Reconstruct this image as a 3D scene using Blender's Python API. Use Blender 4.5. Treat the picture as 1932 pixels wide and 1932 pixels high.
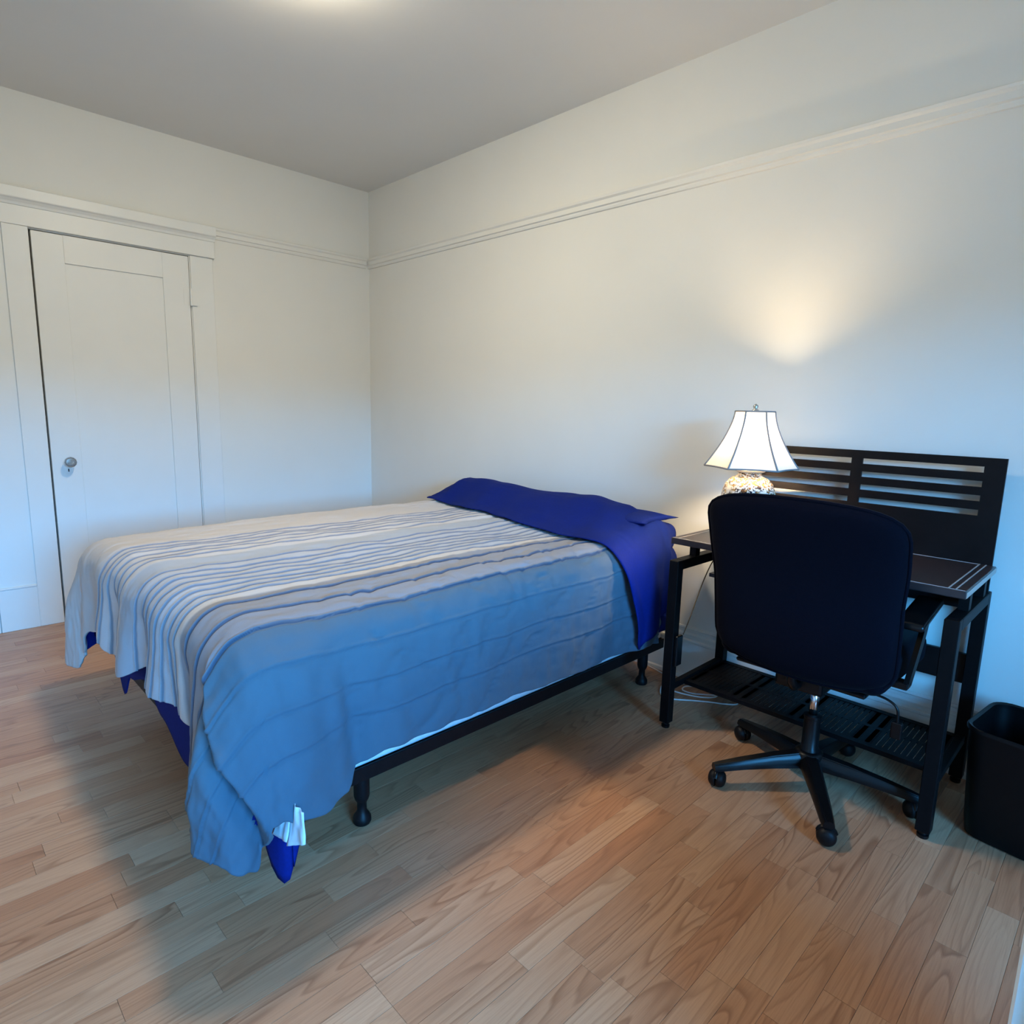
import bpy, bmesh, math, random
from mathutils import Vector, Matrix, noise
random.seed(7)
for o in list(bpy.data.objects): bpy.data.objects.remove(o)
S = bpy.context.scene
COL = S.collection
PI = math.pi

# ------------------------------------------------------------------ camera
cam_d = bpy.data.cameras.new('camera'); cam = bpy.data.objects.new('camera', cam_d); COL.objects.link(cam)
cam_d.sensor_width = 36.0; cam_d.lens = 1193.94 / 1932 * 36.0; cam_d.clip_start = 0.02
r_ = Vector((0.69880296, 0.71488608, 0.02474504)); u_ = Vector((-0.13403458, 0.09688183, 0.98622951)); w_ = Vector((-0.7026444, 0.69249679, -0.16352077))
CAM = Vector((4.07003, -2.53610, 1.21699))
cam.matrix_world = Matrix(((r_.x, u_.x, -w_.x, CAM.x), (r_.y, u_.y, -w_.y, CAM.y), (r_.z, u_.z, -w_.z, CAM.z), (0, 0, 0, 1)))
S.camera = cam
# ------------------------------------------------------------------ world, exposure
S.view_settings.view_transform = 'Standard'; S.view_settings.look = 'None'
S.view_settings.exposure = -0.12; S.view_settings.gamma = 1.0; S.view_settings.use_curve_mapping = False
W = bpy.data.worlds.new('world'); S.world = W; W.use_nodes = True
SKY_STRENGTH = 98.0
nt = W.node_tree; bg = nt.nodes['Background']; bg.inputs['Strength'].default_value = SKY_STRENGTH
tc = nt.nodes.new('ShaderNodeTexCoord'); sx = nt.nodes.new('ShaderNodeSeparateXYZ'); rp = nt.nodes.new('ShaderNodeValToRGB')
mm = nt.nodes.new('ShaderNodeMapRange'); mm.inputs['From Min'].default_value = -1; mm.inputs['From Max'].default_value = 1
nt.links.new(tc.outputs['Generated'], sx.inputs[0]); nt.links.new(sx.outputs['Z'], mm.inputs['Value']); nt.links.new(mm.outputs[0], rp.inputs[0]); nt.links.new(rp.outputs[0], bg.inputs['Color'])
e = rp.color_ramp.elements
e[0].position = 0.535; e[0].color = (0.05, 0.06, 0.06, 1); e[1].position = 0.55; e[1].color = (0.07, 0.445, 1.0, 1)
k = e.new(1.0); k.color = (0.035, 0.15, 0.5, 1)
# daylight portal in the window opening (it only guides the sampling of the sky)
WIN = dict(x=6.3, y0=-3.35, y1=-1.65, z0=0.88, z1=2.05, open_top=1.95)
pl = bpy.data.lights.new('window_portal', 'AREA'); pl.shape = 'RECTANGLE'; pl.size = WIN['open_top'] - WIN['z0']; pl.size_y = WIN['y1'] - WIN['y0']
pl.cycles.is_portal = True
po = bpy.data.objects.new('window_portal', pl); COL.objects.link(po)
po.location = (WIN['x'] + 0.11, (WIN['y0'] + WIN['y1']) / 2, (WIN['z0'] + WIN['open_top']) / 2); po.rotation_euler = (0, math.radians(90), 0)
CEIL_LAMP_E = 190.0      # opal ceiling lamp
BULB_E = 680.0          # desk lamp bulb

# ------------------------------------------------------------------ materials
def srgb(r, g, b):
    f = lambda c: c / 12.92 if c <= 0.04045 else ((c + 0.055) / 1.055) ** 2.4
    return (f(r / 255), f(g / 255), f(b / 255), 1)
class N:
    """small node helper"""
    def __init__(s, name):
        s.m = bpy.data.materials.new(name); s.m.use_nodes = True; s.t = s.m.node_tree
        s.b = s.t.nodes['Principled BSDF']; s.out = s.t.nodes['Material Output']
    def n(s, typ, **kw):
        x = s.t.nodes.new(typ)
        for k, v in kw.items():
            if hasattr(x, k): setattr(x, k, v)
        return x
    def l(s, a, b): s.t.links.new(a, b)
    def noise(s, vec, scale, detail=3, rough=0.5):
        x = s.n('ShaderNodeTexNoise'); x.inputs['Scale'].default_value = scale; x.inputs['Detail'].default_value = detail; x.inputs['Roughness'].default_value = rough
        if vec is not None: s.l(vec, x.inputs['Vector'])
        return x
    def math(s, op, a, b=None, clamp=False):
        x = s.n('ShaderNodeMath'); x.operation = op; x.use_clamp = clamp
        for i, v in enumerate((a, b)):
            if v is None: continue
            if isinstance(v, (int, float)): x.inputs[i].default_value = v
            else: s.l(v, x.inputs[i])
        return x.outputs[0]
    def ramp(s, fac, stops, interp='LINEAR'):
        x = s.n('ShaderNodeValToRGB'); cr = x.color_ramp; cr.interpolation = interp
        while len(cr.elements) > 1: cr.elements.remove(cr.elements[-1])
        cr.elements[0].position = stops[0][0]; cr.elements[0].color = stops[0][1]
        for p, c in stops[1:]:
            q = cr.elements.new(p); q.color = c
        s.l(fac, x.inputs[0]); return x.outputs[0]
    def mix(s, fac, a, b, mode='MIX'):
        x = s.n('ShaderNodeMix'); x.data_type = 'RGBA'; x.blend_type = mode
        for sock, v in ((x.inputs[0], fac), (x.inputs[6], a), (x.inputs[7], b)):
            if isinstance(v, (int, float)): sock.default_value = v
            elif isinstance(v, tuple): sock.default_value = v
            else: s.l(v, sock)
        return x.outputs[2]
    def bump(s, h, strength=0.2, dist=0.002):
        x = s.n('ShaderNodeBump'); x.inputs['Strength'].default_value = strength; x.inputs['Distance'].default_value = dist
        s.l(h, x.inputs['Height']); s.l(x.outputs[0], s.b.inputs['Normal'])
    def attr(s, name):
        x = s.n('ShaderNodeAttribute'); x.attribute_name = name; return x.outputs['Fac']
    def set(s, **kw):
        for k, v in kw.items(): s.b.inputs[k.replace('_', ' ')].default_value = v
        return s
    def pos(s): return s.n('ShaderNodeTexCoord').outputs['Object']

def simple(name, col, rough=0.5, metal=0.0, var=0.06, scale=30, bump=0.0, bscale=200, spec=0.5, sheen=0.0):
    a = N(name); v = a.pos(); nz = a.noise(v, scale, 4)
    c1 = tuple(x * (1 - var) for x in col[:3]) + (1,); c2 = tuple(min(1, x * (1 + var)) for x in col[:3]) + (1,)
    a.l(a.ramp(nz.outputs['Fac'], [(0.3, c1), (0.7, c2)]), a.b.inputs['Base Color'])
    a.set(Roughness=rough, Metallic=metal); a.b.inputs['Specular IOR Level'].default_value = spec
    if sheen: a.b.inputs['Sheen Weight'].default_value = sheen; a.b.inputs['Sheen Roughness'].default_value = 0.4
    if bump: a.bump(a.noise(v, bscale, 3).outputs['Fac'], bump, 0.002)
    return a.m
M = {}
M['wall'] = simple('wall_paint', (0.78, 0.765, 0.71), 0.6, var=0.012, scale=3, bump=0.08, bscale=90, spec=0.3)
M['ceiling'] = simple('ceiling_paint', (0.77, 0.76, 0.73), 0.7, var=0.01, scale=3, bump=0.06, bscale=90, spec=0.2)
M['trim'] = simple('trim_gloss_paint', (0.78, 0.78, 0.745), 0.38, var=0.012, scale=6, bump=0.03, bscale=40, spec=0.4)
M['gap'] = simple('gap_shade', (0.012, 0.012, 0.013), 0.9)  # near-black in place of the shade behind the door and in the keyhole
M['black_metal'] = simple('black_powder_coated_steel', (0.004, 0.0035, 0.004), 0.5, var=0.15, scale=60, bump=0.03, bscale=600, spec=0.12)
M['espresso'] = simple('espresso_board', (0.005, 0.0035, 0.004), 0.48, var=0.25, scale=20, bump=0.03, bscale=300, spec=0.2)
M['desk_top'] = simple('dark_desk_laminate', (0.030, 0.021, 0.022), 0.30, var=0.2, scale=14, bump=0.02, bscale=400, spec=0.4)
M['inlay'] = simple('pale_inlay', (0.42, 0.4, 0.4), 0.3)
M['fabric_black'] = simple('black_chair_fabric', (0.0030, 0.0026, 0.006), 0.9, var=0.2, scale=300, bump=0.25, bscale=900, spec=0.06, sheen=0.02)
M['plastic'] = simple('black_plastic', (0.003, 0.003, 0.0035), 0.33, var=0.1, scale=40, spec=0.3)
M['wheel'] = simple('black_wheel_nylon', (0.005, 0.0045, 0.005), 0.5, var=0.1, scale=40, spec=0.25)
M['chrome'] = simple('chrome', (0.75, 0.75, 0.77), 0.15, 1.0, var=0.02)
M['silver'] = simple('satin_nickel', (0.55, 0.54, 0.52), 0.3, 1.0, var=0.03)
M['bin'] = simple('black_bin_plastic', (0.0025, 0.0025, 0.003), 0.4, var=0.1, scale=50, bump=0.04, bscale=300, spec=0.2)
M['frame'] = simple('dark_bed_steel', (0.007, 0.005, 0.006), 0.45, var=0.15, scale=40, spec=0.2)
M['navy'] = simple('navy_cotton', (0.002, 0.013, 0.145), 0.8, var=0.1, scale=120, bump=0.12, bscale=500, spec=0.12)
M['white_cloth'] = simple('white_cotton', (0.72, 0.76, 0.8), 0.85, var=0.05, scale=60, bump=0.2, bscale=150, spec=0.2)
M['cable'] = simple('white_cable_vinyl', (0.75, 0.72, 0.68), 0.45)
M['cord'] = simple('brown_cord', (0.2, 0.13, 0.07), 0.5)
M['cap'] = simple('cream_ceramic', (0.82, 0.74, 0.6), 0.25, var=0.03)
M['piping'] = simple('grey_piping', (0.28, 0.27, 0.27), 0.8)
M['wood_knob'] = simple('cream_paint', (0.7, 0.68, 0.62), 0.35)

def m_glass():
    a = N('cut_glass'); a.l(a.ramp(a.noise(a.pos(), 80).outputs['Fac'], [(0.3, (0.55, 0.62, 0.66, 1)), (0.7, (0.75, 0.8, 0.84, 1))]), a.b.inputs['Base Color'])
    a.set(Roughness=0.05); a.b.inputs['Transmission Weight'].default_value = 0.85; a.b.inputs['IOR'].default_value = 1.5; return a.m
M['glass'] = m_glass()
def m_pane():
    a = N('window_glass'); tr = a.n('ShaderNodeBsdfTransparent'); gl = a.n('ShaderNodeBsdfGlossy'); gl.inputs['Roughness'].default_value = 0.02
    fr = a.n('ShaderNodeFresnel'); fr.inputs[0].default_value = 1.3
    mx = a.n('ShaderNodeMixShader'); a.l(fr.outputs[0], mx.inputs[0]); a.l(tr.outputs[0], mx.inputs[1]); a.l(gl.outputs[0], mx.inputs[2]); a.l(mx.outputs[0], a.out.inputs[0]); return a.m
M['pane'] = m_pane()
def m_emit(name, col, strength):
    a = N(name); a.b.inputs['Base Color'].default_value = (0.8, 0.75, 0.65, 1)
    nz = a.ramp(a.noise(a.pos(), 6).outputs['Fac'], [(0.2, tuple(c * .97 for c in col[:3]) + (1,)), (0.8, col)])
    a.l(nz, a.b.inputs['Emission Color']); a.b.inputs['Emission Strength'].default_value = strength; return a.m
M['opal'] = m_emit('lit_opal_glass', (1.0, 0.87, 0.64, 1), CEIL_LAMP_E)
M['bulb'] = m_emit('lit_bulb', (1.0, 0.76, 0.48, 1), BULB_E)
def m_shade():
    a = N('silk_shade'); v = a.pos(); wv = a.noise(v, 250, 2)
    col = a.ramp(wv.outputs['Fac'], [(0.3, (0.78, 0.73, 0.64, 1)), (0.7, (0.86, 0.81, 0.72, 1))])
    d = a.n('ShaderNodeBsdfDiffuse'); t = a.n('ShaderNodeBsdfTranslucent'); mx = a.n('ShaderNodeMixShader'); mx.inputs[0].default_value = 0.10
    a.l(col, d.inputs[0]); a.l(col, t.inputs[0]); a.l(d.outputs[0], mx.inputs[1]); a.l(t.outputs[0], mx.inputs[2]); a.l(mx.outputs[0], a.out.inputs[0]); return a.m
M['shade'] = m_shade()
def m_vase():
    a = N('gilt_floral_porcelain'); v = a.pos(); a.set(Roughness=0.18)
    vo = a.n('ShaderNodeTexVoronoi'); vo.inputs['Scale'].default_value = 85; a.l(v, vo.inputs['Vector'])
    nz = a.noise(v, 120, 4, 0.65); big = a.noise(v, 16, 2)
    spots = a.math('LESS_THAN', vo.outputs['Distance'], 0.34)
    leaf = a.math('GREATER_THAN', nz.outputs['Fac'], 0.50)
    patch = a.ramp(big.outputs['Fac'], [(0.34, (0, 0, 0, 1)), (0.42, (1, 1, 1, 1))])
    f = a.math('MULTIPLY', a.math('MAXIMUM', spots, leaf), patch)
    ink = a.ramp(a.noise(v, 60, 2).outputs['Fac'], [(0.46, (0.012, 0.010, 0.02, 1)), (0.55, (0.22, 0.10, 0.02, 1)), (0.66, (0.42, 0.26, 0.07, 1))])
    a.l(a.mix(f, (0.82, 0.76, 0.64, 1), ink), a.b.inputs['Base Color']); return a.m
M['vase'] = m_vase()

def m_floor():
    a = N('oak_strip_laminate'); g = a.n('ShaderNodeNewGeometry').outputs['Position']; seed = a.attr('seed'); tone = a.attr('tone')
    sp = a.n('ShaderNodeSeparateXYZ'); a.l(g, sp.inputs[0])
    X = a.math('ADD', a.math('MULTIPLY', sp.outputs[0], 12.0), a.math('MULTIPLY', seed, 61.0))
    Yc = a.math('ADD', a.math('MULTIPLY', sp.outputs[1], 1.05), a.math('MULTIPLY', seed, 37.0))
    cb = a.n('ShaderNodeCombineXYZ'); a.l(X, cb.inputs[0]); a.l(Yc, cb.inputs[1]); a.l(a.math('MULTIPLY', seed, 19.0), cb.inputs[2])
    n1 = a.noise(cb.outputs[0], 1.0, 1.5, 0.4)
    rings = a.math('FRACT', a.math('MULTIPLY', n1.outputs['Fac'], 16.0))
    ring = a.ramp(rings, [(0.0, (0, 0, 0, 1)), (0.55, (0.25, 0.25, 0.25, 1)), (0.86, (1, 1, 1, 1)), (1.0, (0, 0, 0, 1))])
    cf = a.n('ShaderNodeCombineXYZ'); a.l(a.math('MULTIPLY', sp.outputs[0], 330.0), cf.inputs[0]); a.l(a.math('MULTIPLY', sp.outputs[1], 9.0), cf.inputs[1]); a.l(seed, cf.inputs[2])
    fib = a.noise(cf.outputs[0], 1.0, 3, 0.6)
    light = a.ramp(tone, [(0.0, (0.46, 0.215, 0.11, 1)), (0.5, (0.52, 0.275, 0.15, 1)), (1.0, (0.58, 0.345, 0.205, 1))])
    dark = a.ramp(tone, [(0.0, (0.24, 0.095, 0.045, 1)), (0.5, (0.30, 0.135, 0.068, 1)), (1.0, (0.37, 0.19, 0.10, 1))])
    amt = a.math('MULTIPLY', ring, a.ramp(a.noise(cb.outputs[0], 0.8, 1).outputs['Fac'], [(0.35, (0.2, 0.2, 0.2, 1)), (0.66, (0.95, 0.95, 0.95, 1))]))
    c = a.mix(amt, light, dark)
    c = a.mix(a.ramp(fib.outputs['Fac'], [(0.45, (0, 0, 0, 1)), (0.75, (0.45, 0.45, 0.45, 1))]), c, dark)
    a.l(c, a.b.inputs['Base Color']); a.set(Roughness=0.34); a.b.inputs['Specular IOR Level'].default_value = 0.4
    a.bump(a.math('ADD', fib.outputs['Fac'], ring), 0.05, 0.001); return a.m
M['floor'] = m_floor()
M['subfloor'] = simple('dark_floor_joint', (0.12, 0.07, 0.045), 0.7)

def m_duvet():
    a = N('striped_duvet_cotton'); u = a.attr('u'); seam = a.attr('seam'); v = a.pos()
    st = [(0.0, (0.56, 0.51, 0.48, 1)), (1.52, (0.57, 0.53, 0.51, 1)), (1.535, (0.59, 0.56, 0.56, 1)), (1.87, (0.59, 0.57, 0.57, 1)), (1.88, (0.41, 0.43, 0.47, 1)), (1.97, (0.41, 0.43, 0.47, 1)),
          (1.98, (0.48, 0.49, 0.53, 1)), (2.33, (0.49, 0.50, 0.53, 1)), (2.335, (0.60, 0.57, 0.55, 1)), (2.378, (0.60, 0.57, 0.55, 1)), (2.384, (0.30, 0.30, 0.325, 1)), (2.625, (0.29, 0.295, 0.33, 1)), (2.640, (0.108, 0.148, 0.178, 1)), (2.9, (0.074, 0.116, 0.158, 1)), (3.3, (0.070, 0.112, 0.154, 1))]
    c = a.ramp(a.math('DIVIDE', u, 3.3), [(p / 3.3, col) for p, col in st])
    tuck_shade = a.mix(0.90, c, (0.035, 0.045, 0.085, 1), 'MIX')  # shadow under each overlapping tuck, painted into the cloth colour
    c = a.mix(seam, c, tuck_shade)
    nz = a.noise(v, 260, 3)
    c = a.mix(a.math('MULTIPLY', nz.outputs['Fac'], 0.10), c, (0.05, 0.06, 0.1, 1))
    a.l(c, a.b.inputs['Base Color']); a.set(Roughness=0.8); a.b.inputs['Specular IOR Level'].default_value = 0.25
    a.b.inputs['Sheen Weight'].default_value = 0.05
    a.bump(a.noise(v, 420, 3).outputs['Fac'], 0.15, 0.0015); return a.m
M['duvet'] = m_duvet()

# ------------------------------------------------------------------ object helpers
def tag(o, label=None, cat=None, group=None, kind=None):
    if label: o['label'] = label
    if cat: o['category'] = cat
    if group: o['group'] = group
    if kind: o['kind'] = kind
    return o
def empty(name, loc, rz=0):
    o = bpy.data.objects.new(name, None); COL.objects.link(o); o.location = loc; o.rotation_euler = (0, 0, rz); o.empty_display_size = 0.1
    return o
bpy.context.view_layer.update()
def link(name, bm, mat, parent=None, smooth=False, local=False):
    """links the bmesh as one object; coordinates are world unless local (then the parent's space)"""
    bmesh.ops.recalc_face_normals(bm, faces=bm.faces[:])
    me = bpy.data.meshes.new(name); bm.to_mesh(me); bm.free()
    mats = mat if isinstance(mat, (list, tuple)) else [mat]
    for m in mats: me.materials.append(m)
    if smooth:
        for p in me.polygons: p.use_smooth = True
    o = bpy.data.objects.new(name, me); COL.objects.link(o)
    if parent is not None:
        o.parent = parent
        if not local:
            mw = Matrix.Identity(4); q = parent; chain = []
            while q is not None: chain.append(q); q = q.parent
            for q in reversed(chain): mw = mw @ q.matrix_parent_inverse @ Matrix.LocRotScale(q.location, q.rotation_euler, q.scale)
            o.matrix_parent_inverse = mw.inverted()
    return o
def smooth_angle(o, deg=40):
    me = o.data
    for p in me.polygons: p.use_smooth = True
    bm = bmesh.new(); bm.from_mesh(me)
    for ed in bm.edges:
        if len(ed.link_faces) == 2 and ed.calc_face_angle(0) > math.radians(deg): ed.smooth = False
    bm.to_mesh(me); bm.free()
    return o
def box(bm, x0, x1, y0, y1, z0, z1, bev=0.0, seg=1, mat=None):
    t = bmesh.new(); bmesh.ops.create_cube(t, size=1)
    for v in t.verts: v.co = Vector(((x0 + x1) / 2 + v.co.x * (x1 - x0), (y0 + y1) / 2 + v.co.y * (y1 - y0), (z0 + z1) / 2 + v.co.z * (z1 - z0)))
    if bev: bmesh.ops.bevel(t, geom=t.edges[:], offset=bev, segments=seg, affect='EDGES', profile=0.5)
    if mat is not None: t.transform(mat)
    join(bm, t)
    return bm
def join(bm, t):
    me = bpy.data.meshes.new('tmp'); t.to_mesh(me); t.free(); bm.from_mesh(me); bpy.data.meshes.remove(me)
def B(*a, **k): return box(bmesh.new(), *a, **k)
def tube(bm, pts, rad, n=10, closed=False, cap=True):
    pts = [Vector(p) for p in pts]; rr = rad if isinstance(rad, (list, tuple)) else [rad] * len(pts)
    rings = []; up = Vector((0, 0, 1)); prevn = None
    for i, p in enumerate(pts):
        a = pts[max(i - 1, 0)]; b = pts[min(i + 1, len(pts) - 1)]; d = (b - a).normalized()
        if prevn is None:
            nrm = d.orthogonal().normalized()
        else:
            nrm = (prevn - d * prevn.dot(d)).normalized()
        prevn = nrm; bn = d.cross(nrm)
        rings.append([bm.verts.new(p + (nrm * math.cos(2 * PI * j / n) + bn * math.sin(2 * PI * j / n)) * rr[i]) for j in range(n)])
    for i in range(len(rings) - 1):
        for j in range(n): bm.faces.new((rings[i][j], rings[i][(j + 1) % n], rings[i + 1][(j + 1) % n], rings[i + 1][j]))
    if cap: bm.faces.new(rings[0][::-1]); bm.faces.new(rings[-1])
    return bm
def spline(pts, k=8):
    pts = [Vector(p) for p in pts]; out = []
    for i in range(len(pts) - 1):
        p0 = pts[max(i - 1, 0)]; p1 = pts[i]; p2 = pts[i + 1]; p3 = pts[min(i + 2, len(pts) - 1)]
        for j in range(k):
            t = j / k
            out.append(0.5 * ((2 * p1) + (p2 - p0) * t + (2 * p0 - 5 * p1 + 4 * p2 - p3) * t * t + (3 * p1 - p0 - 3 * p2 + p3) * t ** 3))
    out.append(pts[-1]); return out
def lathe(bm, prof, c=(0, 0, 0), n=32, fn=None, mat=None):
    t = bmesh.new(); rings = []
    for r, z in prof:
        if r < 1e-6: rings.append([t.verts.new((0, 0, z))])
        else: rings.append([t.verts.new((r * math.cos(2 * PI * j / n), r * math.sin(2 * PI * j / n), z)) for j in range(n)])
    for a, b in zip(rings, rings[1:]):
        for j in range(n):
            q = [a[j % len(a)], a[(j + 1) % len(a)], b[(j + 1) % len(b)], b[j % len(b)]]
            f = []
            for v in q:
                if v not in f: f.append(v)
            if len(f) > 2: t.faces.new(f)
    m = Matrix.Translation(Vector(c))
    if mat is not None: m = m @ mat
    t.transform(m); join(bm, t); return bm
def profile_run(bm, prof, p0, p1, out):
    """extrudes a closed (outward, z) profile from p0 to p1"""
    out = Vector(out); a = []; b = []
    for d, z in prof:
        a.append(bm.verts.new(Vector(p0) + out * d + Vector((0, 0, z)))); b.append(bm.verts.new(Vector(p1) + out * d + Vector((0, 0, z))))
    n = len(prof)
    for i in range(n): bm.faces.new((a[i], a[(i + 1) % n], b[(i + 1) % n], b[i]))
    bm.faces.new(a[::-1]); bm.faces.new(b); return bm
def frame_cell(bm, plane_x, t, y0, y1, z0, z1, hy0, hy1, hz0, hz1):
    box(bm, plane_x, plane_x + t, y0, hy0, z0, z1); box(bm, plane_x, plane_x + t, hy1, y1, z0, z1)
    box(bm, plane_x, plane_x + t, hy0, hy1, z0, hz0); box(bm, plane_x, plane_x + t, hy0, hy1, hz1, z1); return bm
def smoothstep(a, b, x):
    t = min(1, max(0, (x - a) / (b - a))); return t * t * (3 - 2 * t)
def interp(tab, x):
    if x <= tab[0][0]: return tab[0][1]
    for (x0, y0), (x1, y1) in zip(tab, tab[1:]):
        if x <= x1:
            t = (x - x0) / (x1 - x0); t = t * t * (3 - 2 * t); return y0 + (y1 - y0) * t
    return tab[-1][1]

# ------------------------------------------------------------------ room shell
RX, RY, H = 6.3, -3.6, 2.657
DY0, DY1, DZ = -1.944, -1.200, 2.031          # door opening in the left wall
fl = tag(link('floor', B(-0.15, RX + 0.15, RY - 0.15, 0.15, -0.10, -0.006), M['subfloor']), 'wood strip floor', kind='structure')
tag(link('ceiling', B(-0.15, RX + 0.15, RY - 0.15, 0.15, H, H + 0.1), M['ceiling']), kind='structure')
tag(link('wall_back', B(-0.15, RX + 0.15, 0, 0.15, -0.05, H), M['wall']), kind='structure')
tag(link('wall_front', B(-0.15, RX + 0.15, RY - 0.15, RY, -0.05, H), M['wall']), kind='structure')
tag(link('wall_left', frame_cell(bmesh.new(), -0.15, 0.15, RY, 0, -0.05, H, DY0, DY1, 0.0, DZ), M['wall']), kind='structure')
tag(link('wall_right', frame_cell(bmesh.new(), RX, 0.15, RY, 0, -0.05, H, WIN['y0'], WIN['y1'], WIN['z0'], WIN['z1']), M['wall']), kind='structure')

# strip planks
def planks():
    from bpy_extras.object_utils import world_to_camera_view as wcv
    Wd, gap = 0.0662, 0.0006
    inv = cam.matrix_world.inverted(); f = 1193.94
    def proj(x, y):
        c = inv @ Vector((x, y, 0)); return (966 + f * c.x / -c.z, 966 - f * c.y / -c.z) if c.z < -0.05 else None
    cells = []; x = 0.012; i = 0
    while x < RX:
        y = 0.0 - random.uniform(0.05, 0.45)
        edges = [0.0]
        while y > RY: edges.append(y); y -= random.choice((0.33, 0.40, 0.47, 0.52)) + random.uniform(-.02, .02)
        edges.append(RY)
        for a, b in zip(edges, edges[1:]):
            if a - b < 0.02: continue
            cells.append((x, min(x + Wd, RX), b, a))
        x += Wd
    def score(c):
        x0, x1, y0, y1 = c
        q = [proj(*p) for p in ((x0, y0), (x1, y0), (x1, y1), (x0, y1))]
        if any(v is None for v in q): return 0
        ar = 0.5 * abs(sum(q[i][0] * q[(i + 1) % 4][1] - q[(i + 1) % 4][0] * q[i][1] for i in range(4)))
        inn = sum(1 for k in range(9) for v in [proj(x0 + (x1 - x0) * (k % 3) / 2, y0 + (y1 - y0) * (k // 3) / 2)] if v and -10 < v[0] < 1942 and -10 < v[1] < 1942)
        if 1.25 < x0 < 2.50 and y0 > -1.85: return 0      # under the bed
        return ar * inn / 9
    cells.sort(key=score, reverse=True)
    rest = bmesh.new(); ls = rest.verts.layers.float.new('seed'); lt = rest.verts.layers.float.new('tone')
    nind = sum(1 for c in cells if score(c) > 150); nind = min(300, nind)
    for k, (x0, x1, y0, y1) in enumerate(cells):
        sd = random.random(); tn = min(1, max(0, random.gauss(0.5, 0.22)))
        bm = bmesh.new() if k < nind else rest
        a = bm.verts.layers.float.get('seed') or bm.verts.layers.float.new('seed'); b = bm.verts.layers.float.get('tone') or bm.verts.layers.float.new('tone')
        g = gap / 2; dz = random.uniform(-0.0002, 0.0002); ch = 0.0006
        lo = [bm.verts.new((px, py, -0.006)) for px, py in ((x0 + g, y0 + g), (x1 - g, y0 + g), (x1 - g, y1 - g), (x0 + g, y1 - g))]
        mi = [bm.verts.new((v.co.x, v.co.y, -ch * .5 + dz)) for v in lo]
        hi = [bm.verts.new((px, py, dz)) for px, py in ((x0 + g + ch, y0 + g + ch), (x1 - g - ch, y0 + g + ch), (x1 - g - ch, y1 - g - ch), (x0 + g + ch, y1 - g - ch))]
        for q in range(4):
            r = (q + 1) % 4
            bm.faces.new((lo[q], lo[r], mi[r], mi[q])); bm.faces.new((mi[q], mi[r], hi[r], hi[q]))
        bm.faces.new(hi)
        for v in lo + mi + hi: v[a] = sd; v[b] = tn
        if k < nind: link('plank', bm, M['floor'], fl)
    tag(link('distant_planks', rest, M['floor'], fl), kind='stuff')
planks()

# skirting boards and picture rails
bb = [(0, 0), (0.022, 0), (0.022, 0.018), (0.016, 0.024), (0.016, 0.176), (0.021, 0.180), (0.021, 0.188), (0.012, 0.194), (0.012, 0.206), (0.017, 0.209), (0.017, 0.214), (0.010, 0.222), (0.010, 0.236), (0.014, 0.240), (0.012, 0.248), (0, 0.248)]
tag(link('baseboard_back', profile_run(bmesh.new(), bb, (0, 0, 0), (RX, 0, 0), (0, -1, 0)), M['trim']), kind='structure')
bm = profile_run(bmesh.new(), bb, (0, -1.06, 0), (0, -0.02, 0), (1, 0, 0)); tag(link('baseboard_left', bm, M['trim']), kind='structure')
tag(link('baseboard_right', profile_run(bmesh.new(), bb, (RX, RY, 0), (RX, 0, 0), (-1, 0, 0)), M['trim']), kind='structure')
rail = [(0, 2.148), (0.008, 2.150), (0.012, 2.160), (0.012, 2.166), (0.020, 2.170), (0.020, 2.192), (0.028, 2.200), (0.030, 2.210), (0.022, 2.2135), (0, 2.2135)]
tag(link('trim_1', profile_run(bmesh.new(), rail, (0, 0, 0), (RX, 0, 0), (0, -1, 0)), M['wall']), 'picture rail along the back wall', kind='structure')
tag(link('trim_2', profile_run(bmesh.new(), rail, (0, -1.055, 0), (0, -0.03, 0), (1, 0, 0)), M['wall']), 'picture rail between door head and corner', kind='structure')
# door casing: header with cap, two side boards, and the boarding left of it
hd = bmesh.new(); box(hd, 0, 0.024, -3.5, -1.06, 2.036, 2.128, 0.002); tag(link('trim_3', hd, M['trim']), 'flat head board over the white door', kind='structure')
cp = bmesh.new(); profile_run(cp, [(0, 2.128), (0.026, 2.128), (0.030, 2.140), (0.040, 2.152), (0.048, 2.156), (0.050, 2.160), (0.050, 2.205), (0.046, 2.209), (0, 2.209)], (0, -3.5, 0), (0, -1.056, 0), (1, 0, 0)); tag(link('trim_4', cp, M['trim']), 'moulded cap above the door head board', kind='structure')
tag(link('trim_5', B(0, 0.009, -1.195, -1.068, 0, 2.036, 0.002), M['trim']), 'casing board on the hinge side of the door', kind='structure')
tag(link('trim_6', B(0, 0.020, -2.052, -1.947, 0, 2.036, 0.002), M['trim']), 'casing board on the knob side of the door', kind='structure')
tb = bmesh.new(); box(tb, 0, 0.012, -2.215, -2.052, 0.232, 2.036); box(tb, 0, 0.020, -2.215, -2.052, 0.0, 0.222, 0.002); box(tb, 0, 0.024, -2.215, -2.052, 0.222, 0.234, 0.003); box(tb, 0, 0.020, -3.5, -2.218, 0.0, 2.036, 0.002)
tag(link('trim_7', tb, M['trim']), 'white boarding with a plinth left of the door casing', kind='structure')
tag(link('trim_8', B(-0.1, 0.012, DY0, DY1, 0.0, 0.012, 0.002), M['trim']), 'white door sill', kind='structure')
# near-black sheet behind the door, standing in for the shade in its gap
tag(link('door_gap_shade', B(-0.16, -0.15, DY0 - .05, DY1 + .05, 0, DZ + .05), M['gap']), kind='structure')

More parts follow.
